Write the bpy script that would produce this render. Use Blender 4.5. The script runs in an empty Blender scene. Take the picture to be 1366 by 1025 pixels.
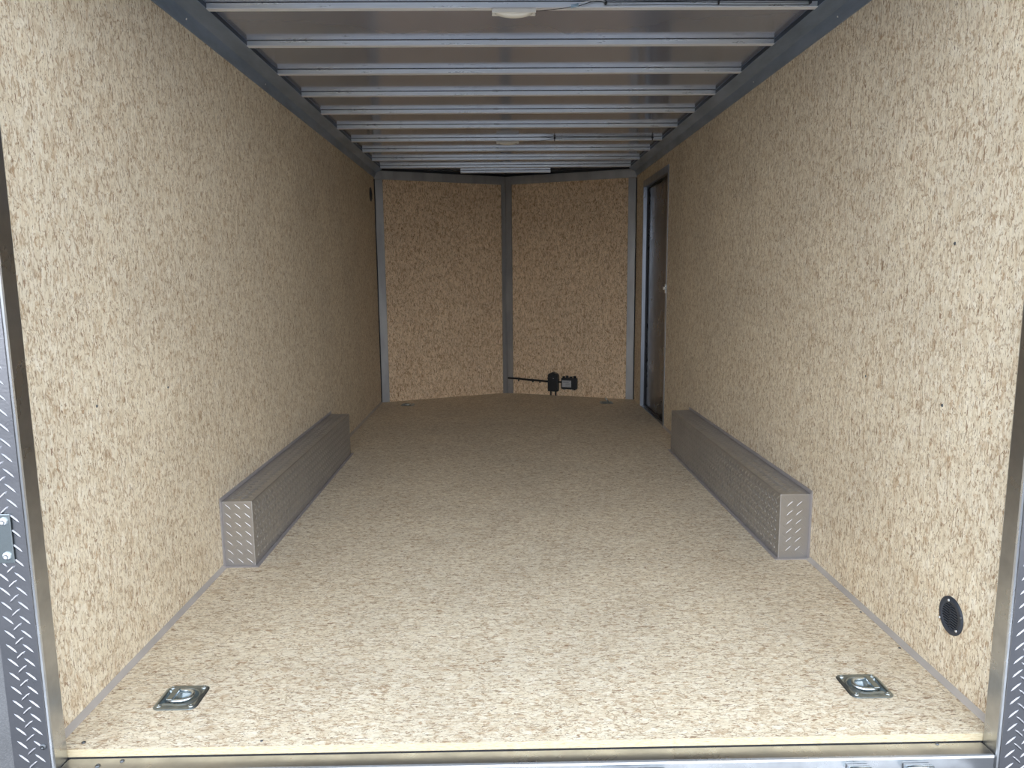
import bpy, bmesh, math, random
from mathutils import Vector, Matrix

S = bpy.context.scene
C = S.collection
random.seed(7)
PI = math.pi

# ---------------------------------------------------------------- camera
cam_d = bpy.data.cameras.new('camera')
cam_d.sensor_width = 36.0
cam_d.lens = 968.13 / 1366 * 36.0
cam_d.clip_start = 0.02
cam = bpy.data.objects.new('camera', cam_d)
C.objects.link(cam)
cr = Vector((0.99983275, -0.0160616, -0.00874675))
cu = Vector((0.01097750, 0.14452278, 0.98944058))
cf = Vector((0.01462790, 0.98937111, -0.14467492))
m = Matrix((cr, cu, -cf)).transposed().to_4x4()
m.translation = Vector((-0.05336, -1.47134, 1.01373))
cam.matrix_world = m
S.camera = cam

# ---------------------------------------------------------------- view transform
S.view_settings.view_transform = 'Standard'
S.view_settings.look = 'None'
S.view_settings.gamma = 1.0
S.view_settings.use_curve_mapping = False
S.view_settings.exposure = 1.10
S.cycles.diffuse_bounces = 6
S.cycles.glossy_bounces = 6
S.cycles.max_bounces = 10

# ---------------------------------------------------------------- overcast sky
w = bpy.data.worlds.new('overcast_sky')
S.world = w
w.use_nodes = True
nt = w.node_tree
nt.nodes.clear()
wo = nt.nodes.new('ShaderNodeOutputWorld')
bg = nt.nodes.new('ShaderNodeBackground')
tc = nt.nodes.new('ShaderNodeTexCoord')
sx = nt.nodes.new('ShaderNodeSeparateXYZ')
rp = nt.nodes.new('ShaderNodeValToRGB')
nt.links.new(tc.outputs['Generated'], sx.inputs[0])
nt.links.new(sx.outputs['Z'], rp.inputs[0])
nt.links.new(rp.outputs[0], bg.inputs[0])
nt.links.new(bg.outputs[0], wo.inputs[0])
bg.inputs[1].default_value = 1.55
e = rp.color_ramp.elements
e[0].position = 0.0; e[0].color = (0.30, 0.32, 0.36, 1)
e[1].position = 1.0; e[1].color = (0.66, 0.78, 0.94, 1)
for pos, col in ((0.03, (0.95, 1.0, 1.08)), (0.14, (1.18, 1.24, 1.34)), (0.35, (1.0, 1.07, 1.18)), (0.6, (0.78, 0.86, 0.98))):
    k = e.new(pos); k.color = (*col, 1)

# ---------------------------------------------------------------- dimensions (metres)
A = 1.05            # half width between the plywood faces
YV = 4.4945         # where the V nose starts
YA = 4.9295         # apex of the V nose
HT = 1.813          # top of the plywood
ZR = 1.893          # underside of the roof sheet
BI = 1.0105         # half width between the rear posts
VA = -math.atan2(YA - YV, A)
VL = math.hypot(YA - YV, A)

# ---------------------------------------------------------------- node helpers
class NT:
    def __init__(self, name):
        self.m = bpy.data.materials.new(name)
        self.m.use_nodes = True
        self.t = self.m.node_tree
        self.b = self.t.nodes['Principled BSDF']
    def n(self, kind, **kw):
        nd = self.t.nodes.new(kind)
        for k, v in kw.items():
            setattr(nd, k, v)
        return nd
    def l(self, a, b):
        self.t.links.new(a, b)
    def val(self, node, **kw):
        for k, v in kw.items():
            node.inputs[k].default_value = v
    def mapped(self, vec, scale=(1, 1, 1), rot=(0, 0, 0), loc=(0, 0, 0)):
        mp = self.n('ShaderNodeMapping')
        mp.inputs['Scale'].default_value = scale
        mp.inputs['Rotation'].default_value = rot
        mp.inputs['Location'].default_value = loc
        self.l(vec, mp.inputs[0])
        return mp.outputs[0]
    def noise(self, vec, scale, detail=2, rough=0.5, dist=0.0):
        nd = self.n('ShaderNodeTexNoise')
        self.val(nd, Scale=scale, Detail=detail, Roughness=rough, Distortion=dist)
        self.l(vec, nd.inputs['Vector'])
        return nd
    def voro(self, vec, scale=1.0):
        nd = self.n('ShaderNodeTexVoronoi')
        nd.inputs['Scale'].default_value = scale
        nd.inputs['Randomness'].default_value = 1.0
        self.l(vec, nd.inputs['Vector'])
        return nd
    def ramp(self, fac, stops, interp='LINEAR'):
        r = self.n('ShaderNodeValToRGB')
        r.color_ramp.interpolation = interp
        es = r.color_ramp.elements
        es[0].position, es[1].position = stops[0][0], stops[-1][0]
        es[0].color, es[1].color = (*stops[0][1], 1), (*stops[-1][1], 1)
        for p, c in stops[1:-1]:
            k = es.new(p); k.color = (*c, 1)
        self.l(fac, r.inputs[0])
        return r.outputs[0]
    def mix(self, fac, a, b, mode='MIX'):
        x = self.n('ShaderNodeMix', data_type='RGBA', blend_type=mode)
        if isinstance(fac, (int, float)): x.inputs[0].default_value = fac
        else: self.l(fac, x.inputs[0])
        for s, i in ((a, 6), (b, 7)):
            if isinstance(s, tuple): x.inputs[i].default_value = (*s, 1)
            else: self.l(s, x.inputs[i])
        return x.outputs[2]

def grey(v): return (v, v, v)

def strand_board(name, order, seed, tint=(1, 1, 1), dens=0.0, size=1.0):
    """oriented strand board; order = object axes used as (across, along the strands, depth)"""
    N = NT(name)
    t = N.n('ShaderNodeTexCoord')
    s = N.n('ShaderNodeSeparateXYZ'); N.l(t.outputs['Object'], s.inputs[0])
    c = N.n('ShaderNodeCombineXYZ')
    for i, ax in enumerate(order):
        N.l(s.outputs[ax], c.inputs[i])
    off = N.n('ShaderNodeVectorMath', operation='ADD')
    off.inputs[1].default_value = (seed, seed * 1.7, seed * .3)
    N.l(c.outputs[0], off.inputs[0])
    P = N.mapped(off.outputs[0], (1 / size, 1 / size, 1 / size))
    def warp(vec, scale, amt, detail=3):
        wn = N.noise(vec, scale, detail, 0.6)
        ws = N.n('ShaderNodeVectorMath', operation='MULTIPLY_ADD')
        ws.inputs[1].default_value = amt
        N.l(wn.outputs['Color'], ws.inputs[0]); N.l(vec, ws.inputs[2])
        return ws.outputs[0]
    W = warp(P, 18, (0.016, 0.022, 0.0))
    W2 = warp(W, 130, (0.006, 0.007, 0.0), 2)
    def patch(scale, rot, loc, lo, hi, detail=3):
        nz = N.noise(N.mapped(W2, scale, (0, 0, rot), loc), 1.0, detail, 0.65)
        return N.ramp(nz.outputs['Fac'], [(lo - dens, grey(0)), (hi - dens, grey(1))])
    def over(base, k, amt, col):
        return N.mix(N.mix(1.0, k, grey(amt), 'MULTIPLY'), base, col)
    def rnd(v):
        q = N.n('ShaderNodeSeparateColor'); N.l(v.outputs['Color'], q.inputs[0]); return q.outputs[0]
    stops = [(0.0, (0.72, 0.635, 0.48)), (0.3, (0.79, 0.72, 0.58)), (0.55, (0.70, 0.61, 0.455)), (0.78, (0.64, 0.54, 0.39)), (0.92, (0.56, 0.45, 0.31)), (1.0, (0.44, 0.325, 0.215))]
    ca = N.ramp(rnd(N.voro(N.mapped(W2, (74, 26, 1), (0, 0, math.radians(9))))), stops)
    cb = N.ramp(rnd(N.voro(N.mapped(W2, (52, 24, 1), (0, 0, math.radians(-30)), (3, 5, 0)))), stops)
    cc = N.ramp(rnd(N.voro(N.mapped(W2, (170, 46, 1), (0, 0, math.radians(4)), (9, 2, 0)))), stops)
    base = N.mix(N.ramp(N.noise(W, 30, 2, 0.5).outputs['Fac'], [(0.48, grey(0)), (0.52, grey(1))]), ca, cb)
    base = N.mix(N.ramp(N.noise(N.mapped(W, (1, 1, 1), (0, 0, 0), (4, 4, 0)), 45, 3, 0.6).outputs['Fac'], [(0.46, grey(1)), (0.51, grey(0))]), base, cc)
    base = N.mix(0.50, base, (0.765, 0.665, 0.495))
    # thin dark gaps between flakes
    def edges(scale, rot, loc, wdt):
        v = N.n('ShaderNodeTexVoronoi'); v.feature = 'DISTANCE_TO_EDGE'; v.inputs['Scale'].default_value = 1.0
        N.l(N.mapped(W2, scale, (0, 0, rot), loc), v.inputs['Vector'])
        return N.ramp(v.outputs['Distance'], [(0.0, grey(1)), (wdt, grey(0))])
    em = N.ramp(N.noise(W, 48, 2, 0.6).outputs['Fac'], [(0.50, grey(0)), (0.55, grey(1))])
    em2 = N.ramp(N.noise(N.mapped(W, (1, 1, 1), (0, 0, 0), (7, 7, 0)), 55, 2, 0.6).outputs['Fac'], [(0.52, grey(0)), (0.57, grey(1))])
    base = over(base, N.mix(1.0, edges((74, 26, 1), math.radians(9), (0, 0, 0), 0.08), em, 'MULTIPLY'), 0.75, (0.36, 0.24, 0.135))
    base = over(base, N.mix(1.0, edges((110, 34, 1), math.radians(-20), (5, 1, 0), 0.09), em2, 'MULTIPLY'), 0.75, (0.33, 0.22, 0.13))
    # pale flakes, tan patches, brown bark flecks and hairline streaks
    base = over(base, patch((110, 30, 1), 0.2, (2, 7, 0), 0.58, 0.60), 0.6, (0.87, 0.80, 0.66))
    base = over(base, patch((60, 24, 1), -0.25, (8, 1, 0), 0.605, 0.62), 0.50, (0.52, 0.375, 0.235))
    base = over(base, patch((90, 44, 1), 0.12, (1, 3, 0), 0.645, 0.66), 0.70, (0.44, 0.29, 0.165))
    base = over(base, patch((170, 60, 1), -0.3, (5, 5, 0), 0.63, 0.645), 0.75, (0.37, 0.24, 0.135))
    base = over(base, patch((330, 70, 1), 0.15, (7, 2, 0), 0.635, 0.65, 2), 0.85, (0.22, 0.145, 0.09))
    base = over(base, patch((62, 34, 1), 0.5, (2, 9, 0), 0.685, 0.695), 0.85, (0.27, 0.165, 0.095))
    base = over(base, patch((56, 30, 1), -0.5, (6, 4, 0), 0.675, 0.685), 0.75, (0.40, 0.26, 0.15))
    base = over(base, patch((230, 20, 1), 0.06, (3, 6, 0), 0.65, 0.665, 2), 0.80, (0.26, 0.17, 0.10))
    base = over(base, patch((120, 24, 1), 0.3, (6, 8, 0), 0.68, 0.69, 2), 0.85, (0.26, 0.165, 0.095))
    base = over(base, patch((300, 140, 1), 0.0, (4, 2, 0), 0.69, 0.705, 2), 0.9, (0.11, 0.08, 0.06))
    f2 = N.noise(N.mapped(W, (520, 50, 1), (0, 0, 0.05)), 1.0, 3, 0.7)
    fr = N.ramp(f2.outputs['Fac'], [(0.30, grey(0.84)), (0.5, grey(1.01)), (0.72, grey(1.07))])
    base = N.mix(1.0, base, fr, 'MULTIPLY')
    big = N.noise(P, 3.5, 3, 0.5)
    base = N.mix(1.0, base, N.ramp(big.outputs['Fac'], [(0.3, (0.94, 0.935, 0.93)), (0.7, (1.05, 1.045, 1.03))]), 'MULTIPLY')
    base = N.mix(1.0, base, tint, 'MULTIPLY')
    N.l(base, N.b.inputs['Base Color'])
    N.b.inputs['Roughness'].default_value = 0.62
    N.b.inputs['Specular IOR Level'].default_value = 0.3
    bp = N.n('ShaderNodeBump'); bp.inputs['Strength'].default_value = 0.25; bp.inputs['Distance'].default_value = 0.002
    N.l(f2.outputs['Fac'], bp.inputs['Height']); N.l(bp.outputs[0], N.b.inputs['Normal'])
    return N.m

def metal(name, col, rough, scratch=0.15, mscale=(6, 6, 6), metallic=1.0, bump=0.0):
    N = NT(name)
    t = N.n('ShaderNodeTexCoord')
    P = t.outputs['Object']
    n1 = N.noise(N.mapped(P, mscale), 1.0, 4, 0.6)
    c = N.ramp(n1.outputs['Fac'], [(0.3, tuple(x * (1 - scratch) for x in col)), (0.7, tuple(min(1, x * (1 + scratch * .6)) for x in col))])
    N.l(c, N.b.inputs['Base Color'])
    r = N.ramp(n1.outputs['Fac'], [(0.3, grey(rough * 1.2)), (0.7, grey(rough * 0.8))])
    N.l(r, N.b.inputs['Roughness'])
    N.b.inputs['Metallic'].default_value = metallic
    if bump:
        nb = N.noise(P, 220, 2)
        bp = N.n('ShaderNodeBump'); bp.inputs['Strength'].default_value = bump; bp.inputs['Distance'].default_value = 0.001
        N.l(nb.outputs['Fac'], bp.inputs['Height']); N.l(bp.outputs[0], N.b.inputs['Normal'])
    return N.m

def plain(name, col, rough=0.5, metallic=0.0, var=0.06, scale=30, emis=None):
    N = NT(name)
    t = N.n('ShaderNodeTexCoord')
    n1 = N.noise(t.outputs['Object'], scale, 3)
    c = N.ramp(n1.outputs['Fac'], [(0.3, tuple(x * (1 - var) for x in col)), (0.7, tuple(min(1, x * (1 + var)) for x in col))])
    N.l(c, N.b.inputs['Base Color'])
    N.b.inputs['Roughness'].default_value = rough
    N.b.inputs['Metallic'].default_value = metallic
    return N.m

M = {}
M['osb_side'] = strand_board('strand_board_wall_left', (1, 2, 0), 3.1, size=1.2)
M['osb_side2'] = strand_board('strand_board_wall_right', (1, 2, 0), 17.3, size=1.2)
M['osb_floor'] = strand_board('strand_board_floor', (1, 0, 2), 8.9, (1.0, 1.0, 1.0))
M['osb_front'] = strand_board('strand_board_front', (0, 2, 1), 5.2, (1.10, 0.975, 0.87), 0.012, 1.6)
Ne = NT('cut_board_edge')
te = Ne.n('ShaderNodeTexCoord')
ne = Ne.noise(Ne.mapped(te.outputs['Object'], (60, 60, 420)), 1.0, 4, 0.75)
Ne.l(Ne.ramp(ne.outputs['Fac'], [(0.3, (0.34, 0.23, 0.12)), (0.42, (0.62, 0.50, 0.31)), (0.7, (0.74, 0.66, 0.46))]), Ne.b.inputs['Base Color'])
Ne.b.inputs['Roughness'].default_value = 0.85
M['osb_edge'] = Ne.m
M['galv'] = metal('galvanised_tube', (0.56, 0.57, 0.58), 0.30, 0.22, (9, 9, 9))
M['post'] = metal('dull_galvanised_post', (0.38, 0.385, 0.39), 0.5, 0.15, (9, 9, 3), metallic=0.8)
M['rail'] = metal('galvanised_rail', (0.31, 0.40, 0.53), 0.36, 0.25, (12, 3, 12), metallic=0.7)
M['joint'] = plain('rail_painted_shade', (0.035, 0.05, 0.075), 0.5)  # dark blue shade painted on the inner face of the roof rails
M['vtrim'] = metal('dull_trim', (0.40, 0.405, 0.41), 0.5, 0.15, (9, 9, 3), metallic=0.8)
M['roof'] = metal('roof_sheet', (0.43, 0.45, 0.53), 0.14, 0.10, (2, 1, 2), metallic=0.62)
M['bow'] = metal('bright_galvanised_bow', (0.90, 0.96, 1.0), 0.30, 0.12, (5, 5, 60), metallic=0.75)
M['lip_highlight'] = metal('bow_lip_painted_highlight', (0.88, 0.89, 0.90), 0.4, 0.03, metallic=0.3)  # whitened so the bow's lower edge carries a painted highlight
M['tread'] = metal('dull_tread_plate', (0.37, 0.37, 0.39), 0.34, 0.12, (14, 14, 14), bump=0.25)
M['well'] = metal('aluminium_tread_plate', (0.50, 0.49, 0.485), 0.36, 0.06, (5, 5, 5), metallic=0.85)
M['flange'] = metal('grey_flange', (0.50, 0.47, 0.47), 0.55, 0.08, (9, 9, 9), metallic=0.6)
M['cove'] = plain('grey_edge_trim', (0.43, 0.39, 0.35), 0.55, 0.1, 0.08, 12)
M['zinc'] = metal('zinc_plate', (0.38, 0.43, 0.44), 0.36, 0.2, (40, 40, 40))
M['zinc_bright'] = metal('bright_zinc', (0.66, 0.74, 0.79), 0.27, 0.1, (40, 40, 40))
M['bolt_zinc'] = metal('dull_bolt_zinc', (0.50, 0.56, 0.57), 0.38, 0.1)
M['screw'] = metal('screw_steel', (0.16, 0.17, 0.18), 0.4, 0.1)
M['screw_bright'] = metal('bright_screw', (0.85, 0.88, 0.90), 0.3, 0.05)
M['black'] = plain('black_plastic', (0.016, 0.018, 0.022), 0.42, 0, 0.1)
M['vent'] = plain('charcoal_plastic', (0.030, 0.037, 0.050), 0.5, 0, 0.1)
M['slot'] = plain('vent_dark_gap', (0.004, 0.004, 0.006), 0.8, 0, 0.1)
M['label'] = plain('grey_label', (0.42, 0.43, 0.44), 0.6, 0, 0.05)
M['ink'] = plain('label_print', (0.12, 0.12, 0.13), 0.7)
M['white'] = plain('cream_plastic', (0.72, 0.69, 0.62), 0.35, 0, 0.03)
M['lens'] = plain('frosted_lens', (0.80, 0.77, 0.68), 0.25, 0, 0.03)
M['wire_black'] = plain('black_wire', (0.012, 0.012, 0.014), 0.45)
M['wire_white'] = plain('white_wire', (0.7, 0.7, 0.7), 0.45)
M['crimp'] = plain('pale_blue_crimp', (0.30, 0.42, 0.52), 0.3, 0, 0.1)
M['ramp'] = plain('pale_grey_ramp_board', (0.66, 0.66, 0.66), 0.7, 0, 0.08, 12)
M['door'] = metal('dark_door_skin', (0.085, 0.085, 0.09), 0.3, 0.15, (5, 5, 5))
M['doortrim'] = metal('silver_door_trim', (0.42, 0.46, 0.52), 0.33, 0.12, (20, 20, 3))
M['seal'] = plain('rubber_seal_and_shade', (0.012, 0.014, 0.018), 0.5)  # real seals and joints; also paints the dark gap above the nose headers
M['skin'] = plain('outer_skin', (0.05, 0.05, 0.055), 0.4)

Ng = NT('asphalt_paving')
tg = Ng.n('ShaderNodeTexCoord')
na = Ng.noise(tg.outputs['Object'], 160, 4, 0.7)
nb_ = Ng.noise(tg.outputs['Object'], 2.0, 3, 0.6)
cg = Ng.ramp(na.outputs['Fac'], [(0.3, (0.09, 0.09, 0.093)), (0.55, (0.13, 0.13, 0.135)), (0.72, (0.20, 0.20, 0.205))])
cg2 = Ng.ramp(nb_.outputs['Fac'], [(0.35, grey(0.88)), (0.7, grey(1.08))])
Ng.l(Ng.mix(1.0, cg, cg2, 'MULTIPLY'), Ng.b.inputs['Base Color'])
Ng.b.inputs['Roughness'].default_value = 0.9
bpg = Ng.n('ShaderNodeBump'); bpg.inputs['Strength'].default_value = 0.6; bpg.inputs['Distance'].default_value = 0.004
Ng.l(na.outputs['Fac'], bpg.inputs['Height']); Ng.l(bpg.outputs[0], Ng.b.inputs['Normal'])
M['ground'] = Ng.m

# ---------------------------------------------------------------- mesh helpers
def box(bm, x0, x1, y0, y1, z0, z1, mi=0):
    vs = [bm.verts.new((x, y, z)) for z in (z0, z1) for x, y in ((x0, y0), (x1, y0), (x1, y1), (x0, y1))]
    fs = []
    for q in ((3, 2, 1, 0), (4, 5, 6, 7), (0, 1, 5, 4), (1, 2, 6, 5), (2, 3, 7, 6), (3, 0, 4, 7)):
        f = bm.faces.new([vs[i] for i in q]); f.material_index = mi; fs.append(f)
    return fs

def prism(bm, pts, v0, dv, mi=0):
    """extrude a closed polygon of 3-D points by dv"""
    a = [bm.verts.new(Vector(p) + Vector(v0)) for p in pts]
    b = [bm.verts.new(Vector(p) + Vector(v0) + Vector(dv)) for p in pts]
    n = len(pts)
    f = [bm.faces.new(a), bm.faces.new(b[::-1])]
    for i in range(n):
        f.append(bm.faces.new((a[i], b[i], b[(i + 1) % n], a[(i + 1) % n])))
    for k in f: k.material_index = mi
    return f

def revolve(bm, prof, axis_m, seg=24, mi=0):
    """prof = list of (radius, height); axis_m maps local z up"""
    rings = []
    for r, h in prof:
        if r < 1e-6:
            rings.append([bm.verts.new(axis_m @ Vector((0, 0, h)))])
        else:
            rings.append([bm.verts.new(axis_m @ Vector((r * math.cos(2 * PI * i / seg), r * math.sin(2 * PI * i / seg), h))) for i in range(seg)])
    for a, b in zip(rings, rings[1:]):
        for i in range(seg):
            j = (i + 1) % seg
            if len(a) == 1 and len(b) == 1: continue
            if len(a) == 1: f = bm.faces.new((a[0], b[i], b[j]))
            elif len(b) == 1: f = bm.faces.new((a[i], a[j], b[0]))
            else: f = bm.faces.new((a[i], a[j], b[j], b[i]))
            f.material_index = mi; f.smooth = True

def tube(bm, pts, r, seg=8, closed=False, mi=0):
    pts = [Vector(p) for p in pts]
    n = len(pts); rings = []
    prev = None
    for i, p in enumerate(pts):
        if closed: t = pts[(i + 1) % n] - pts[i - 1]
        else: t = pts[min(i + 1, n - 1)] - pts[max(i - 1, 0)]
        t.normalize()
        if prev is None:
            up = Vector((0, 0, 1)) if abs(t.z) < 0.9 else Vector((1, 0, 0))
            u = t.cross(up).normalized()
        else:
            u = (prev - t * prev.dot(t)).normalized()
        prev = u
        v = t.cross(u)
        rings.append([bm.verts.new(p + u * (r * math.cos(2 * PI * k / seg)) + v * (r * math.sin(2 * PI * k / seg))) for k in range(seg)])
    pairs = list(zip(rings, rings[1:]))
    if closed: pairs.append((rings[-1], rings[0]))
    for a, b in pairs:
        for k in range(seg):
            f = bm.faces.new((a[k], a[(k + 1) % seg], b[(k + 1) % seg], b[k])); f.smooth = True; f.material_index = mi
    if not closed:
        bm.faces.new(rings[0][::-1]).material_index = mi; bm.faces.new(rings[-1]).material_index = mi

def obj(name, bm, mats, parent=None, bevel=0.0, loc=None, rotz=0.0):
    bmesh.ops.recalc_face_normals(bm, faces=bm.faces[:])
    if bevel:
        es = [e for e in bm.edges if len(e.link_faces) == 2 and e.calc_face_angle(0) > 0.6]
        bmesh.ops.bevel(bm, geom=es, offset=bevel, segments=2, profile=0.5, affect='EDGES', clamp_overlap=True)
    me = bpy.data.meshes.new(name)
    bm.to_mesh(me); bm.free()
    if not isinstance(mats, (list, tuple)): mats = [mats]
    for k in mats: me.materials.append(k)
    o = bpy.data.objects.new(name, me)
    C.objects.link(o)
    if loc is not None: o.location = loc
    o.rotation_euler = (0, 0, rotz)
    if parent is not None: o.parent = parent
    return o

def tag(o, label=None, cat=None, group=None, kind=None):
    if label: o['label'] = label
    if cat: o['category'] = cat
    if group: o['group'] = group
    if kind: o['kind'] = kind
    return o

def thing(name, label, cat, loc=(0, 0, 0), rotz=0.0, group=None):
    o = bpy.data.objects.new(name, None)
    o.empty_display_size = 0.05
    C.objects.link(o)
    o.location = loc; o.rotation_euler = (0, 0, rotz)
    return tag(o, label, cat, group)

def struct(name, bm, mats, label, cat, **kw):
    return tag(obj(name, bm, mats, **kw), label, cat, None, 'structure')

def lozenges(bm, origin, U, V, Nn, nu, nv, su, sv, L=0.026, wd=0.0062, h=0.0016, flip=False, mi=0, trim=None):
    """raised tread bars, alternately leaning left and right"""
    origin, U, V, Nn = Vector(origin), Vector(U), Vector(V), Vector(Nn)
    cells = [(i + .5, j + .5, 1) for i in range(nu) for j in range(nv)] + [(i, j, -1) for i in range(1, nu) for j in range(1, nv)]
    for ci, cj, sgn in cells:
        if True:
            c0 = origin + U * (su * ci) + V * (sv * cj)
            if flip: sgn = -sgn
            a = sgn * math.radians(-42)
            d = U * math.cos(a) + V * math.sin(a)
            q = U * -math.sin(a) + V * math.cos(a)
            P = [(-.5, 0), (-.25, -.5), (.25, -.5), (.5, 0), (.25, .5), (-.25, .5)]
            base = [bm.verts.new(c0 + d * (x * L) + q * (y * wd)) for x, y in P]
            t0 = bm.verts.new(c0 - d * (L * .3) + Nn * h); t1 = bm.verts.new(c0 + d * (L * .3) + Nn * h)
            for f in ((base[0], base[1], t0), (base[1], base[2], t1, t0), (base[2], base[3], t1), (base[3], base[4], t1), (base[4], base[5], t0, t1), (base[5], base[0], t0)):
                k = bm.faces.new(f); k.material_index = mi; k.smooth = False

# ================================================================ SETTING
# ground outside
bm = bmesh.new(); box(bm, -30, 30, -30, 30, -0.72, -0.62)
struct('ground', bm, M['ground'], 'grey asphalt paving outside beyond the left tread plate', 'pavement')

# ramp door lying open behind the sill
bm = bmesh.new()
prism(bm, [(-.99, -0.085, -0.075), (-.99, -1.95, -0.565), (-.99, -1.95, -0.600), (-.99, -0.085, -0.115)], (0, 0, 0), (1.98, 0, 0))
prism(bm, [(-.99, -1.951, -0.565), (-.99, -2.25, -0.612), (-.99, -2.25, -0.619), (-.99, -1.951, -0.600)], (0, 0, 0), (1.98, 0, 0), 1)
struct('door_2', bm, [M['ramp'], M['tread']], 'rear ramp door lowered to the ground behind the sill', 'ramp door')

# floor: pentagon following the nose
outline = [(-A, 0, 0), (A, 0, 0), (A, YV, 0), (0, YA, 0), (-A, YV, 0)]
bm = bmesh.new()
fs = prism(bm, outline, (0, 0, -0.018), (0, 0, 0.018))
for f in bm.faces:
    f.normal_update()
    if f.calc_center_median().y < 0.001: f.material_index = 1
struct('floor', bm, [M['osb_floor'], M['osb_edge']], 'pale strand board floor running up to the pointed nose', 'floor')
# cut the pockets that the tie-down pans drop into
fl = bpy.data.objects['floor']
tie_spots = [(-.846, .193, 1), (.8405, .1925, -1), (-.815, 4.345, 1), (.800, 4.345, -1)]
bm = bmesh.new()
for px, py, s_ in tie_spots:
    box(bm, px - .0475, px + .0475, py - .041, py + .041, -.05, .05)
cme = bpy.data.meshes.new('cut'); bm.to_mesh(cme); bm.free()
cut = bpy.data.objects.new('cut', cme); C.objects.link(cut)
md = fl.modifiers.new('cut', 'BOOLEAN'); md.object = cut; md.operation = 'DIFFERENCE'; md.solver = 'EXACT'
bpy.context.view_layer.update()
fl_me = bpy.data.meshes.new_from_object(fl.evaluated_get(bpy.context.evaluated_depsgraph_get()))
fl.modifiers.clear(); fl.data = fl_me
bpy.data.objects.remove(cut); bpy.data.meshes.remove(cme)
# underframe below the floor (keeps light out)
bm = bmesh.new()
prism(bm, [(-1.09, 0, 0), (1.09, 0, 0), (1.09, YV + .01, 0), (0, YA + .03, 0), (-1.09, YV + .01, 0)], (0, 0, -0.09), (0, 0, 0.071))
struct('trim_1', bm, M['skin'], 'dark underframe beneath the strand board floor', 'underframe')
# roof sheet
bm = bmesh.new()
prism(bm, [(-1.09, -0.05, 0), (1.09, -0.05, 0), (1.09, YV + .02, 0), (0, YA + .05, 0), (-1.09, YV + .02, 0)], (0, 0, ZR), (0, 0, 0.02))
struct('ceiling', bm, M['roof'], 'smooth grey metal roof sheet above the bows', 'ceiling')

# side walls
bm = bmesh.new()
prism(bm, [(-A, 0.001, -0.018), (-A, YV, -0.018), (-A, YV, ZR), (-A, 0.001, ZR)], (0, 0, 0), (-0.05, 0, 0))
struct('wall_left', bm, M['osb_side'], 'strand board wall on the left side of the trailer', 'wall')
DY0, DY1, DZ = 3.40, 4.19, 1.69
bm = bmesh.new()
prism(bm, [(A, 0.001, -0.018), (A, DY0, -0.018), (A, DY0, DZ), (A, DY1, DZ), (A, DY1, -0.018), (A, YV, -0.018), (A, YV, ZR), (A, 0.001, ZR)], (0, 0, 0), (0.05, 0, 0))
struct('wall_right', bm, M['osb_side2'], 'strand board wall on the right side, with the door opening', 'wall')
# V nose walls, in local frames turned to follow the nose
for side in (-1, 1):
    bm = bmesh.new()
    if side > 0: box(bm, 0, VL + 0.015, 0, 0.04, -0.018, ZR); loc, rz, nm = (0, YA, 0), VA, 'wall_front_right'
    else: box(bm, -VL - 0.015, 0, 0, 0.04, -0.018, ZR); loc, rz, nm = (0, YA, 0), -VA, 'wall_front_left'
    struct(nm, bm, M['osb_front'], 'brown strand board nose panel %s of the centre post' % ('right' if side > 0 else 'left'), 'wall', loc=loc, rotz=rz)

# nose header tubes and posts
for side in (-1, 1):
    bm = bmesh.new()
    x0, x1 = (0.0, VL) if side > 0 else (-VL, 0.0)
    box(bm, x0, x1, -0.012, 0.0, 1.802, 1.868)
    box(bm, x0, x1, -0.006, 0.0, 1.868, 1.8925, 1)  # black strip painted in for the dark gap between header and roof
    struct('trim_%d' % (3 if side > 0 else 2), bm, [M['vtrim'], M['seal']], 'grey steel header over the %s nose panel' % ('right' if side > 0 else 'left'), 'trim', bevel=0.002, loc=(0, YA, 0), rotz=VA * side)
ca_, sa_ = math.cos(VA), math.sin(VA)
bm = bmesh.new()
# centre post, bent to the two nose panels
for s_ in (-1, 1):
    wd_ = 0.058 if s_ > 0 else 0.042
    dx, dy = s_ * math.cos(VA), math.sin(VA)
    nx, ny = -s_ * (-math.sin(VA)) , -math.cos(VA)
    p0 = Vector((0.0, YA, 0)); p1 = p0 + Vector((dx, dy, 0)) * wd_
    nn = Vector((s_ * math.sin(VA), -math.cos(VA), 0)) * 0.0135
    q0 = Vector((0.0, YA - 0.0146, 0))
    prism(bm, [p0, p1, p1 + nn, q0], (0, 0, 0.0), (0, 0, 1.868))
bm.verts.ensure_lookup_table()
tube(bm, [(0, YA - 0.0150, 0.002), (0, YA - 0.0150, 1.86)], 0.0022, 6)
struct('trim_4', bm, M['post'], 'grey steel centre post where the two nose panels meet', 'post')
for side in (-1, 1):
    bm = bmesh.new()
    d = Vector((-side * math.cos(VA), -math.sin(VA), 0))
    nn = Vector((side * math.sin(VA), -math.cos(VA), 0)) * 0.0125
    p0 = Vector((side * (A - .004), YV + 0.0016, 0)); p1 = p0 + d * 0.062
    prism(bm, [p0, p1, p1 + nn, p0 + nn], (0, 0, 0.0), (0, 0, 1.80))
    struct('trim_%d' % (6 if side > 0 else 5), bm, M['post'], 'upright grey steel post at the %s corner of the nose' % ('right' if side > 0 else 'left'), 'post', bevel=0.0015)
    bm = bmesh.new()
    box(bm, side * (A - 0.0005), side * (A - 0.006), YV - 0.012, YV - 0.004, 0, 1.80)
    struct('trim_%d' % (8 if side > 0 else 7), bm, M['seal'], 'thin black joint beside the %s nose post' % ('right' if side > 0 else 'left'), 'joint')

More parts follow.
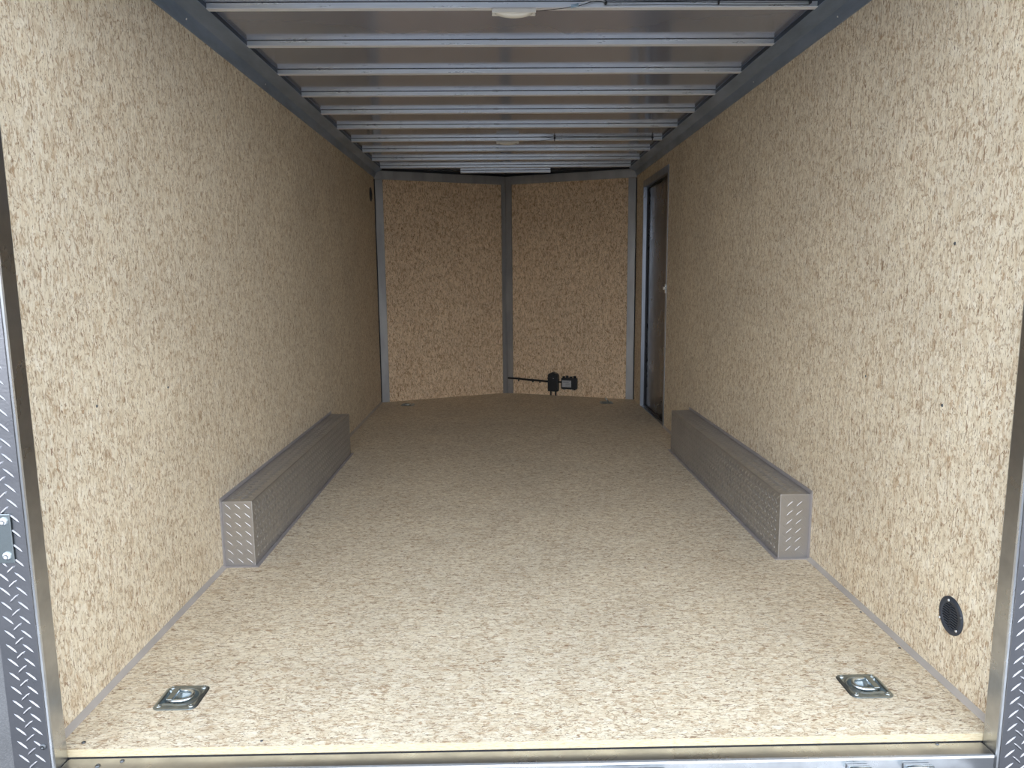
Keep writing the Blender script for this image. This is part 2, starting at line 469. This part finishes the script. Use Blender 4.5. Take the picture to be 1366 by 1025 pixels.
# top rails
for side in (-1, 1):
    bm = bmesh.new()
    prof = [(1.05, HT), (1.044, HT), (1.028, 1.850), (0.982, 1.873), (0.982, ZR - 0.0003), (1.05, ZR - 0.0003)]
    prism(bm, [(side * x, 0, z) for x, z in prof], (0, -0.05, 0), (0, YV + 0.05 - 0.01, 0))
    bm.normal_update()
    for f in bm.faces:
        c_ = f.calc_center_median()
        if abs(abs(c_.x) - .982) < .0005: f.material_index = 1  # inner upright face gets the painted shade
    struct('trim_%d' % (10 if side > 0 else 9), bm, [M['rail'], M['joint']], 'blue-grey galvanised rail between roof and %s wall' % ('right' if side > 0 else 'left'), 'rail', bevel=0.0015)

# wall to floor edge trim
WY0, WY1, WH, WW = 1.0208, 2.6917, 0.2404, 0.1104
for side in (-1, 1):
    bm = bmesh.new()
    spans = [(0.002, WY0 - 0.0175)]
    spans.append((WY1 + 0.0175, DY0 - 0.045 if side > 0 else YV - 0.03))
    for y0, y1 in spans:
        prof = [(A - .0004, 0.0004), (A - .0125, 0.0004), (A - .011, 0.003), (A - .004, 0.009), (A - .0004, 0.0125)]
        prism(bm, [(side * x, 0, z) for x, z in prof], (0, y0, 0), (0, y1 - y0, 0))
    struct('baseboard_%s' % ('right' if side > 0 else 'left'), bm, M['cove'], 'narrow grey-brown edge trim along the foot of the %s wall' % ('right' if side > 0 else 'left'), 'edge trim')

# rear frame : posts, sill, header
def post_bm(side):
    bm = bmesh.new()
    x0, x1 = sorted((side * BI, side * 1.0885))
    box(bm, x0, x1, -0.05, 0.0, -0.13, 1.96)
    return bm
for side in (-1, 1):
    nm = 'right' if side > 0 else 'left'
    bm = post_bm(side)
    struct('trim_%d' % (12 if side > 0 else 11), bm, M['galv'], 'galvanised steel upright post at the %s of the rear opening' % nm, 'door post', bevel=0.005)
bm = bmesh.new()
box(bm, -BI, BI, -0.05, -0.0005, -0.13, -0.0185)
struct('trim_13', bm, M['galv'], 'galvanised steel sill across the rear opening', 'sill', bevel=0.006)
bm = bmesh.new()
box(bm, -BI, BI, -0.05, 0.0, 1.921, 1.96)
struct('trim_14', bm, M['galv'], 'galvanised header tube above the rear opening', 'header', bevel=0.003)

# ---------------------------------------------------------------- side door
bm = bmesh.new(); box(bm, A + .036, A + .046, DY0 + .001, DY1 - .001, -0.0175, DZ - .001)
dr = struct('door_1', bm, M['door'], 'dark side entry door set in the right wall near the nose', 'door')
bm = bmesh.new()
TR = 0.034
# jamb lining and face trim (inverted U)
for y0, y1, z0, z1 in ((DY1 - .003, DY1 + .0, 0, DZ), (DY0, DY0 + .003, 0, DZ)):
    box(bm, A - .002, A + .036, y0, y1, z0 + .001, z1)
box(bm, A - .002, A + .036, DY0 + .003, DY1 - .003, DZ - .003, DZ)
U_ = [(DY0, 0.001), (DY0 - TR, 0.001), (DY0 - TR, DZ + .045), (DY1 + TR * .5, DZ + .045), (DY1 + TR * .5, 0.001), (DY1, 0.001), (DY1, DZ), (DY0, DZ)]
prism(bm, [(A - .0042, y, z) for y, z in U_], (0, 0, 0), (0.004, 0, 0))
box(bm, A + .0005, A + .035, DY0 + .001, DY1 - .001, -0.0178, 0.0035)
struct('trim_15', bm, M['doortrim'], 'silver metal frame around the side door', 'door frame')
bm = bmesh.new()
for y0, y1 in ((DY1 - .014, DY1 - .0042), (DY0 + .0042, DY0 + .014)):
    box(bm, A + .022, A + .0355, y0, y1, 0.004, DZ - .004)
box(bm, A + .022, A + .0355, DY0 + .014, DY1 - .014, DZ - .014, DZ - .004)
box(bm, A + .022, A + .0355, DY0 + .014, DY1 - .014, 0.004, 0.014)
tag(obj('door_seal', bm, M['seal'], dr), 'black rubber seal')
# latch strike on the frame
t = thing('door_latch', 'small pale latch on the near edge of the side door frame', 'latch', (A - .0045, 3.345 + .035, 0.935))
bm = bmesh.new(); box(bm, -0.005, 0, -0.016, 0.016, -0.03, 0.03); obj('latch_plate', bm, M['zinc_bright'], t, bevel=.0015)
bm = bmesh.new(); box(bm, -0.016, -0.005, -0.006, 0.012, -0.008, 0.012); obj('latch_bolt', bm, M['white'], t, bevel=.002)

# ================================================================ ROOF BOWS
bow_y = [1.012, 1.387, 1.762, 2.135, 2.508, 2.888, 3.290, 3.665, 4.040, 4.405, 4.695]
bow_lab = ['ribbed roof bow nearest the rear opening, carrying the near cream lamp',
           'roof bow next after the one with the near cream lamp',
           'second roof bow past the one with the near cream lamp',
           'third roof bow past the one with the near cream lamp, midway between the lamps',
           'second roof bow short of the one with the far lamp',
           'roof bow just short of the one with the far lamp',
           'roof bow carrying the far lamp and its zip-tied wires',
           'roof bow just beyond the far lamp',
           'second roof bow beyond the far lamp',
           'last full-width roof bow before the nose, third beyond the far lamp',
           'short roof bow tucked into the point of the nose']
def bow_mesh(hx):
    ZB = 1.872
    bm = bmesh.new()
    prof = [(0.004, ZR - .0003), (0.004, ZR - .0022), (0.0, ZR - .0022), (0.0, ZB + .004), (-0.0035, ZB + .003), (-0.0035, ZB), (0.020, ZB), (0.0205, ZB + .0015), (0.006, ZB + .0015), (0.006, ZR - .0015), (0.022, ZR - .0015), (0.022, ZR - .0003)]
    prism(bm, [(0, y, z) for y, z in prof], (-hx, 0, 0), (2 * hx, 0, 0))
    bmesh.ops.recalc_face_normals(bm, faces=bm.faces[:])
    for f in bm.faces:
        if f.calc_center_median().z < ZB + .0036: f.material_index = 1
        elif f.calc_center_median().z > ZR - .0023 and f.calc_center_median().y < .0055: f.material_index = 2
    return bm
first = None
for i, y in enumerate(bow_y):
    if i == 0:
        o = first = obj('roof_bow', bow_mesh(0.982), [M['bow'], M['lip_highlight'], M['seal']])
    elif i < 10:
        o = first.copy(); C.objects.link(o)
    else:
        hx = (YA - 0.055 - (y + .022)) * A / (YA - YV) - 0.01
        o = obj('roof_bow', bow_mesh(hx), [M['bow'], M['lip_highlight'], M['seal']])
    o.location = (0, y, 0)
    tag(o, bow_lab[i], 'roof bow', 'roof bows across the ceiling')

# ================================================================ WHEEL WELL BOXES
def wheel_box(side, label):
    t = thing('wheel_well_box', label, 'wheel well box', (side * A, WY0, 0), 0, 'wheel well boxes along the side walls')
    s = -side
    L = WY1 - WY0
    bm = bmesh.new()
    g = 0.0008
    x0, x1 = sorted((s * g, s * WW))
    box(bm, x0, x1, 0, L, g, WH)
    bmesh.ops.recalc_face_normals(bm, faces=bm.faces[:])
    es = [e for e in bm.edges if len(e.link_faces) == 2]
    bmesh.ops.bevel(bm, geom=es, offset=0.0025, segments=2, profile=0.5, affect='EDGES')
    pu = 0.0345
    # near end, top, inner side, far end
    lozenges(bm, (s * 0.006, -0.0001, 0.004), (s, 0, 0), (0, 0, 1), (0, -1, 0), 3, 7, pu - .0005, 0.0335, L=.030, wd=.0046, h=.0007, flip=(side > 0))
    lozenges(bm, (s * 0.004, 0.006, WH + .0001), (s, 0, 0), (0, 1, 0), (0, 0, 1), 3, 48, pu, pu, L=.030, wd=.0060, h=.0023)
    lozenges(bm, (s * (WW + .0001), 0.006, 0.004), (0, 1, 0), (0, 0, 1), (s, 0, 0), 48, 7, pu, 0.0335, L=.030, wd=.0060, h=.0023)
    o = obj('box_cover', bm, M['well'], t)
    bm = bmesh.new()
    F = 0.014
    # flat flange around the foot and up the wall at both ends
    for y0, y1 in ((-F, -0.0006), (L + .0006, L + F)):
        xx = sorted((s * g, s * (WW + F)))
        box(bm, xx[0], xx[1], y0, y1, 0.0006, 0.003)
        xx = sorted((s * g, s * 0.0035))
        box(bm, xx[0], xx[1], y0, y1, 0.003, WH + F)
    xx = sorted((s * (WW + .0006), s * (WW + F)))
    box(bm, xx[0], xx[1], -.0006, L + .0006, 0.0006, 0.003)
    xx = sorted((s * g, s * 0.0035))
    box(bm, xx[0], xx[1], -.0006, L + .0006, WH + .0006, WH + F)
    tag(obj('flange', bm, M['flange'], t), 'flat grey mounting flange')
    return t
wheel_box(-1, 'long tread plate box over the wheel along the left wall')
wheel_box(1, 'long tread plate box over the wheel along the right wall')

# ================================================================ REAR TREAD PLATES
for side in (-1, 1):
    nm = 'left' if side < 0 else 'right'
    bm = bmesh.new()
    x0, x1 = sorted((side * 1.0155, side * 1.0915))
    box(bm, x0, x1, -0.0535, -0.0512, -0.40, 1.96)
    lozenges(bm, (side * 1.018, -0.0536, -0.40), (side, 0, 0), (0, 0, 1), (0, -1, 0), 2, 76, 0.034, 0.031, L=.029, wd=.0052, h=.0017, flip=True)
    tag(obj('tread_plate', bm, M['tread']), 'strip of raised diamond tread plate on the %s rear post' % nm, 'tread plate', 'tread plates on the rear posts')

def screw_head(bm, mtx, r=0.006, h=0.003, mi=0, seg=14):
    revolve(bm, [(r, 0), (r, h * .35), (r * .75, h * .85), (r * .35, h), (r * .3, h * .55), (0, h * .5)], mtx, seg, mi)
def face(nx, ny, nz):   # local z -> normal
    return Vector((0, 0, 1)).rotation_difference(Vector((nx, ny, nz))).to_matrix().to_4x4()

# hinge plate on the left tread plate
t = thing('hinge_plate', 'small zinc plate with two round bolts on the left tread plate', 'hinge plate', (-1.053, -0.0557, 0.4525))
bm = bmesh.new(); box(bm, -0.030, 0.014, -0.0035, 0.0, 0.0, 0.103); obj('plate', bm, M['zinc'], t, bevel=.0015)
for z in (0.016, 0.088):
    bm = bmesh.new(); screw_head(bm, Matrix.Translation((0.001, -0.0035, z)) @ face(0, -1, 0), 0.0085, 0.006); obj('bolt', bm, M['screw_bright'], t)

# screws : tread plate, sill, floor and wall
def screws(group, cat, items, mat):
    f0 = None
    for (loc, nrm, r, lab) in items:
        bm = bmesh.new(); screw_head(bm, face(*nrm), r, r * .5)
        tag(obj('screw', bm, mat, loc=loc), lab, cat, group)
screws('screws in the wall boards', 'screw', [
    ((A - .0002, .3017, .6884), (-1, 0, 0), .0042, 'dark screw head in the right wall, above and behind the round vent'),
    ((A - .0002, .3014, 1.087), (-1, 0, 0), .0042, 'upper dark screw head in the right wall near the rear opening'),
    ((A - .0002, .6886, .7101), (-1, 0, 0), .0036, 'dark screw head in the right wall, between round vent and wheel box'),
    ((-A + .0002, .3048, .7103), (1, 0, 0), .0038, 'dark screw head in the left wall nearest the rear opening'),
    ((-A + .0002, .6898, .6989), (1, 0, 0), .0036, 'dark screw head in the left wall nearer the wheel box')], M['screw'])
screws('screws in the floor', 'screw', [
    ((-.990, .024, .0002), (0, 0, 1), .0045, 'dark screw head in the floor corner beside the left rear post'),
    ((-.5947, .0183, .0002), (0, 0, 1), .0032, 'small dark screw head at the front floor edge right of the left corner'),
    ((1.030, .5912, .0002), (0, 0, 1), .0036, 'farther dark screw head in the right edge trim'),
    ((1.030, .3749, .0002), (0, 0, 1), .0036, 'nearer dark screw head in the right edge trim')], M['screw'])
screws('screws in the sill', 'screw', [
    ((-.9312, -.0300, -.0184), (0, 0, 1), .0055, 'dark screw head in the sill nearest the left post'),
    ((-.8867, -.0150, -.0184), (0, 0, 1), .0050, 'dark screw head in the sill, farther from the left post'),
    ((.905, -.0080, -.0184), (0, 0, 1), .0040, 'dark screw head in the sill near the right post')], M['screw'])
bm = bmesh.new(); screw_head(bm, face(0, -1, 0), .0068, .0045)
tag(obj('screw', bm, M['screw'], loc=(-1.0260, -.0537, .0454)), 'black screw head low on the left tread plate', 'screw')
rs = []
for side in (-1, 1):
    for k, yy in enumerate((0.98, 1.76)):
        rs.append(((side * 1.036, yy, 1.8325), (-side * .91, 0, -.42), .0034, 'tiny bright screw in the %s roof rail, %s of the two' % ('right' if side > 0 else 'left', ('nearer', 'farther')[k])))
screws('screws in the roof rails', 'screw', rs, M['screw_bright'])

# ramp hinges under the sill
def hinge(x, wd, lab):
    t = thing('ramp_hinge', lab, 'hinge', (x, -0.0506, -0.060), 0, 'ramp hinges below the sill')
    bm = bmesh.new(); box(bm, -wd / 2, wd / 2, -0.006, 0, -0.03, 0.028); obj('hinge_leaf', bm, M['galv'], t, bevel=.0015)
    bm = bmesh.new()
    tube(bm, [(-wd / 2, -0.014, 0.022), (wd / 2, -0.014, 0.022)], 0.0095, 14)
    obj('knuckle', bm, M['zinc_bright'], t)
hinge(.706, .046, 'narrow bright hinge left of the wide one, under the sill at right')
hinge(.835, .058, 'wide bright hinge under the sill nearest the right post')
hinge(.205, .17, 'long bright hinge under the sill near the middle')
hinge(-.235, .17, 'long bright hinge under the sill left of the middle')

# ================================================================ FLOOR TIE-DOWN RINGS
def dring(name_side, flip, label, loc, half=0.053, detail=True, raised=False):
    t = thing('tie_down_ring', label, 'tie-down ring', loc, 0, 'recessed tie-down rings in the floor')
    s = -1 if flip else 1        # s=1 : slot to the left, basin to the right
    H = half
    k = H / 0.053
    # pan: height field with round basin, slot and raised bead
    def height(x, y):
        x *= s
        xr, yr = x / k, y / k
        h = 0.0028
        # edge roll
        rr = 0.019
        dx, dy = max(abs(xr) - (0.053 - rr), 0), max(abs(yr) - (0.053 - rr), 0)
        de = rr - math.hypot(dx, dy)                # distance inside the rounded edge
        if de < 0.003: h = 0.0006 + 0.0022 * max(de, 0) / 0.003
        if 0.006 < de < 0.010: h += 0.0014 * math.sin((de - .006) / .004 * PI)
        # basin (round, right) and slot (left)
        db = 0.034 - math.hypot(xr - 0.007, yr * 1.0)
        ds = min(0.043 + xr, -0.018 - xr, 0.030 - abs(yr))
        dc = min(xr + 0.030, 0.022 - xr, 0.030 - abs(yr))
        d = max(db, dc * .9)
        if d > -0.005:
            if d < 0: h += 0.0028 * math.sin((d + .005) / .005 * PI * .5)
            else: h = 0.0056 - 0.0180 * (1 - (1 - min(d / 0.013, 1)) ** 2)
        if ds > 0: h = min(h, 0.0028 - 0.0140 * min(ds / .004, 1))
        # bolts' dimples
        return h * (k if k < 1 else 1)
    n = 56
    bm = bmesh.new()
    grid = {}
    rr = 0.019 * k
    for i in range(n + 1):
        for j in range(n + 1):
            x, y = -H + 2 * H * i / n, -H + 2 * H * j / n
            cx_, cy_ = max(abs(x) - (H - rr), 0), max(abs(y) - (H - rr), 0)
            dd = math.hypot(cx_, cy_)
            if dd > rr and cx_ > 0 and cy_ > 0:
                q = rr / dd
                x = math.copysign(H - rr + cx_ * q, x); y = math.copysign(H - rr + cy_ * q, y)
            grid[i, j] = bm.verts.new((x, y, height(x, y)))
    for i in range(n):
        for j in range(n):
            f = bm.faces.new((grid[i, j], grid[i + 1, j], grid[i + 1, j + 1], grid[i, j + 1])); f.smooth = True
    bmesh.ops.remove_doubles(bm, verts=bm.verts[:], dist=1e-6)
    obj('pan', bm, M['zinc'], t)
    # D ring lying in the basin, tipped up a little
    bm = bmesh.new()
    pts = []
    R_ = 0.0225 * k
    for q in range(21):
        a = -PI * .5 + PI * q / 20
        pts.append((0.004 * k + R_ * math.cos(a), R_ * math.sin(a)))
    pts += [(-0.012 * k, R_ * 1.02), (-0.019 * k, R_ * .98), (-0.0195 * k, 0), (-0.019 * k, -R_ * .98), (-0.012 * k, -R_ * 1.02)]
    tilt = 0.0 if not raised else 0.9
    P3 = []
    for x, y in pts:
        xx = x + 0.0195 * k
        P3.append((s * (-0.0195 * k + xx * math.cos(tilt)), y, 0.0055 * k + xx * (math.sin(tilt) + 0.0)))
    tube(bm, P3, 0.0048 * k, 10, closed=True)
    obj('ring', bm, M['zinc_bright'], t)
    if detail:
        # clip over the straight bar of the ring
        bm = bmesh.new(); box(bm, *sorted((s * -0.0265, s * -0.0125)), -0.026, 0.026, 0.0100, 0.0125)
        obj('clip', bm, M['zinc'], t, bevel=.001)
        for bx in (-1, 1):
            for by in (-1, 1):
                bm = bmesh.new(); screw_head(bm, Matrix.Translation((bx * .0385, by * .0395, 0.0026)), 0.0066, 0.0035)
                obj('bolt', bm, M['bolt_zinc'], t)
    return t
dring('l', False, 'zinc tie-down ring in the floor beside the left rear post', (-.846, .193, 0.0002))
dring('r', True, 'zinc tie-down ring in the floor below the round vent at right', (.8405, .1925, 0.0002))
dring('fl', False, 'far tie-down ring in the floor by the left nose post', (-.815, 4.345, 0.0002), 0.053, True)
dring('fr', True, 'far tie-down ring standing up by the right nose post', (.800, 4.345, 0.0002), 0.053, True, True)

# ================================================================ ROUND VENTS
def vent(loc, side, label, r=0.048):
    """disc on a side wall; normal points to -side x"""
    t = thing('round_vent', label, 'vent', loc, 0, 'round black wall vents')
    nx = -side
    F = face(nx, 0, 0)
    bm = bmesh.new()
    revolve(bm, [(0, 0.0016), (r * .66, 0.0016), (r * .68, 0.0042), (r * .90, 0.0040), (r, 0.0018), (r, 0.0)], F, 48)
    obj('vent_rim', bm, M['vent'], t)
    bm = bmesh.new()
    n = 9
    x0, x1 = sorted((nx * .0017, nx * .0041))
    for k in range(n + 1):
        z = -r * .60 + r * 1.2 * k / n
        hw = math.sqrt(max((r * .67) ** 2 - z * z, 0))
        box(bm, x0, x1, -hw, hw, z - .0014, z + .0014)
    box(bm, x0, x1, -0.0022, 0.0022, -r * .66, r * .66)
    obj('grille', bm, M['vent'], t)
    bm = bmesh.new()
    revolve(bm, [(0, 0.00165), (r * .655, 0.00165), (r * .655, 0.0012)], F, 40)
    obj('vent_opening', bm, M['slot'], t)
    for k, (sy, sz) in enumerate(((.17, .78), (.82, -.47), (-.60, -.55), (-.88, .31))):
        bm = bmesh.new(); screw_head(bm, Matrix.Translation((nx * .0040, r * sy, r * sz)) @ F, 0.0036, 0.0022)
        obj('screw', bm, M['screw'] if k == 3 or side < 0 else M['screw_bright'], t)
    return t
vent((A - .0003, .1995, .1795), 1, 'round black louvred vent low on the right wall', 0.0475)
vent((-A + .0003, 4.318, 1.664), -1, 'round black vent high on the left wall beside the nose', 0.054)

# ================================================================ ROOF LAMPS AND WIRES
def lamp(loc, lab):
    t = thing('roof_lamp', lab, 'lamp', loc, 0, 'cream roof lamps')
    bm = bmesh.new(); box(bm, -.071, .071, -.022, .022, -.007, -.0003)
    obj('lamp_base', bm, M['white'], t, bevel=.003)
    bm = bmesh.new()
    box(bm, -.071, .071, -.024, -.018, -.017, -.004)
    box(bm, -.071, .071, .018, .024, -.012, -.004)
    obj('lamp_rim', bm, M['white'], t, bevel=.002)
    bm = bmesh.new()
    n = 18; m_ = 8; g = {}
    for i in range(n + 1):
        u = -1 + 2 * i / n
        for j in range(m_ + 1):
            v = -1 + 2 * j / m_
            d = .0075 + 0.0175 * (1 - u * u) ** .6 * (1 - abs(v) ** 3) ** .6
            g[i, j] = bm.verts.new((u * .062, v * .0195 - .0005, -d))
    for i in range(n):
        for j in range(m_):
            f = bm.faces.new((g[i, j], g[i + 1, j], g[i + 1, j + 1], g[i, j + 1])); f.smooth = True
    o = obj('lens', bm, M['lens'], t)
    md = o.modifiers.new('thickness', 'SOLIDIFY'); md.thickness = 0.0015
    for sx_ in (-1, 1):
        bm = bmesh.new(); screw_head(bm, Matrix.Translation((sx_ * .061, -.010, -.0075)) @ face(0, -.35, -1), .004, .003)
        obj('screw', bm, M['screw_bright'], t)
    return t
ZB = 1.872
lamp((0.0, bow_y[0] + .012, ZB), 'cream roof lamp on the bow nearest the rear opening')
lamp((0.003, bow_y[6] + .012, ZB), 'cream roof lamp on the far bow with zip-tied wires')

def arc(pts, n=8):
    """Catmull-Rom through points"""
    P = [Vector(p) for p in pts]; P = [P[0] * 2 - P[1]] + P + [P[-1] * 2 - P[-2]]
    out = []
    for i in range(1, len(P) - 2):
        for k in range(n):
            t = k / n
            a, b, c, d = P[i - 1], P[i], P[i + 1], P[i + 2]
            out.append(.5 * ((2 * b) + (c - a) * t + (2 * a - 5 * b + 4 * c - d) * t * t + (3 * b - a - 3 * c + d) * t ** 3))
    out.append(P[-2])
    return out
# near wiring
y = bow_y[0]
t = thing('lamp_wiring', 'thin lamp wires with pale blue crimps along the nearest bow', 'wiring', (0.07, y, ZB), 0, 'lamp wiring along the bows')
def rel(pts, base): return [tuple(Vector(p) - Vector(base)) for p in pts]
base = (0.07, y, ZB)
bm = bmesh.new(); tube(bm, rel(arc([(0.07, y + .01, ZB - .006), (.10, y - .006, ZB - .008), (.15, y - .010, ZB - .005), (.187, y - .010, ZB + .001)]), base), .0011, 6); obj('black_wire', bm, M['wire_black'], t)
bm = bmesh.new(); tube(bm, rel(arc([(.205, y - .010, ZB + .002), (.225, y - .010, ZB + .008), (.26, y - .008, ZB + .018), (.295, y - .006, ZB + .017)]), base), .0012, 6); obj('black_wire', bm, M['wire_black'], t)
bm = bmesh.new(); tube(bm, rel(arc([(.205, y - .010, ZB + .007), (.23, y - .010, ZB + .016), (.27, y - .008, ZB + .021), (.295, y - .006, ZB + .018)]), base), .0012, 6); obj('white_wire', bm, M['wire_white'], t)
for dz in (0, .005):
    bm = bmesh.new(); tube(bm, rel([(.183, y - .010, ZB - .001 + dz), (.207, y - .010, ZB + .004 + dz)], base), .0028, 8); obj('crimp', bm, M['crimp'], t)
for dz in (.0075, .0150):
    bm = bmesh.new(); tube(bm, rel(arc([(.295, y - .004, ZB + dz), (.5, y - .003, ZB + dz + .002), (.66, y - .003, ZB + dz), (.82, y - .003, ZB + dz - .001), (.955, y - .003, ZB + dz)]), base), .0008, 6); obj('black_wire', bm, M['wire_black'], t)
for xx in (.295, .66, .955):
    bm = bmesh.new(); box(bm, xx - .002, xx + .002, -.007, -.0004, .009, .021)
    if xx != .66: revolve(bm, [(0, 0), (.0045, .001), (.0045, .005), (0, .006)], Matrix.Translation((xx, -.006, .012)) @ face(0, -1, 0), 10)
    o = obj('zip_tie', bm, M['wire_black'], t); o.location = (-.07, 0, 0)
# far wiring
y = bow_y[6]; base = (0.1, y, ZB)
t = thing('lamp_wiring', 'thin black wires zip-tied along the far lamp bow', 'wiring', base, 0, 'lamp wiring along the bows')
for pts in ([(.18, y - .004, ZB + .022), (.235, y - .006, ZB + .019), (.30, y - .006, ZB + .013)], [(.10, y + .004, ZB - .004), (.18, y - .008, ZB - .004), (.24, y - .010, ZB + .000), (.30, y - .006, ZB + .010)],
            [(.30, y - .004, ZB + .015), (.5, y - .003, ZB + .0165), (.7, y - .003, ZB + .0155), (.92, y - .003, ZB + .016)], [(.30, y - .004, ZB + .010), (.5, y - .003, ZB + .007), (.7, y - .003, ZB + .007), (.92, y - .003, ZB + .011)]):
    bm = bmesh.new(); tube(bm, rel(arc(pts), base), .0010, 6); obj('black_wire', bm, M['wire_black'], t)
for xx in (.30, .92):
    bm = bmesh.new(); box(bm, xx - .0025, xx + .0025, -.009, -.0004, -.003, .027); box(bm, xx - .006, xx + .006, -.010, -.003, .009, .018)
    o = obj('zip_tie', bm, M['wire_black'], t); o.location = (-.1, 0, 0)

# ================================================================ BLACK BOXES ON THE NOSE PANEL
def on_panel(lx, z):     # a point on the right nose panel
    return (lx * math.cos(VA), YA + lx * math.sin(VA), z)
cv = math.cos(VA)
l1 = .4067 / cv
t = thing('battery_box', 'tall black box on the right nose panel beside the labelled one', 'black box', on_panel(l1, .118), VA)
bm = bmesh.new(); box(bm, -.045, .045, -.050, -.0008, -.078, .066); obj('case', bm, M['black'], t, bevel=.005)
bm = bmesh.new(); prism(bm, [(-.042, 0, .066), (.042, 0, .066), (.038, 0, .074), (.014, 0, .082), (.006, 0, .090), (-.006, 0, .090), (-.014, 0, .082), (-.038, 0, .074)], (0, -.046, 0), (0, .044, 0)); obj('lid', bm, M['black'], t, bevel=.002)
bm = bmesh.new(); box(bm, -.046, .046, -.054, -.050, .030, .042); obj('strap', bm, M['black'], t)
bm = bmesh.new(); box(bm, .004, .014, -.0552, -.0541, .033, .037); obj('buckle', bm, M['label'], t)
for xx in (-.023, .021):
    bm = bmesh.new(); tube(bm, arc([(xx, -.025, -.072), (xx, -.027, -.095), (xx + .001, -.025, -.1165)]), .0065, 8); obj('cable_tail', bm, M['black'], t)

l2 = .538 / cv
t = thing('junction_box', 'squat black box with a pale label on the right nose panel', 'black box', on_panel(l2, .114), VA)
bm = bmesh.new(); box(bm, -.070, .070, -.040, -.0008, -.050, .046)
obj('case', bm, M['black'], t, bevel=.008)
for k, xx in enumerate((-.050, -.020, .015, .048)):
    bm = bmesh.new(); tube(bm, [(xx, -.020, .036), (xx, -.020, .058 + (.006 if k in (1, 3) else 0))], .0115, 10); obj('cable_gland', bm, M['black'], t)
for xx in (-.045, .022, .045):
    bm = bmesh.new(); tube(bm, [(xx, -.020, -.040), (xx, -.020, -.058)], .009, 10); obj('cable_gland', bm, M['black'], t)
for xx in (-.041, .024):
    bm = bmesh.new(); screw_head(bm, Matrix.Translation((xx, -.030, -.052)) @ face(0, -1, 0), .005, .003); obj('screw', bm, M['screw_bright'], t)
bm = bmesh.new(); box(bm, -.058, .022, -.0412, -.0402, -.032, .026); lb = tag(obj('label_plate', bm, M['label'], t), 'pale grey sticker')
bm = bmesh.new()
for k, (a_, b_) in enumerate(((-.052, .014), (-.052, .002), (-.028, .016), (-.028, .010), (-.028, .016))):
    z = .019 - k * .010
    box(bm, a_, b_, -.0416, -.0413, z - .0012, z + .0012)
obj('print', bm, M['ink'], lb)

# cable from the centre post into the boxes
base = on_panel(0.012, .135)
t = thing('black_cable', 'black cable from the centre post to the tall black box', 'cable', base, VA)
bm = bmesh.new(); tube(bm, arc([(0.004, -.024, .002), (.09, -.014, -.001), (.2, -.013, -.008), (.30, -.014, -.011), (l1 - .0465 - .012, -.02, -.014)]), .0085, 10); obj('sheath', bm, M['wire_black'], t)
for xx in (.10, .235, .30):
    bm = bmesh.new(); box(bm, xx - .003, xx + .003, -.022, -.0008, -.022 - xx * .03, .006 - xx * .03)
    obj('cable_clip', bm, M['black'], t)
base = on_panel(l1 + .0465, .122)
t = thing('black_cable', 'short black cable bridging the two black boxes', 'cable', base, VA)
bm = bmesh.new(); tube(bm, [(0, -.022, 0), (l2 - l1 - .0465 - .0705, -.022, -.001)], .0075, 10); obj('sheath', bm, M['wire_black'], t)
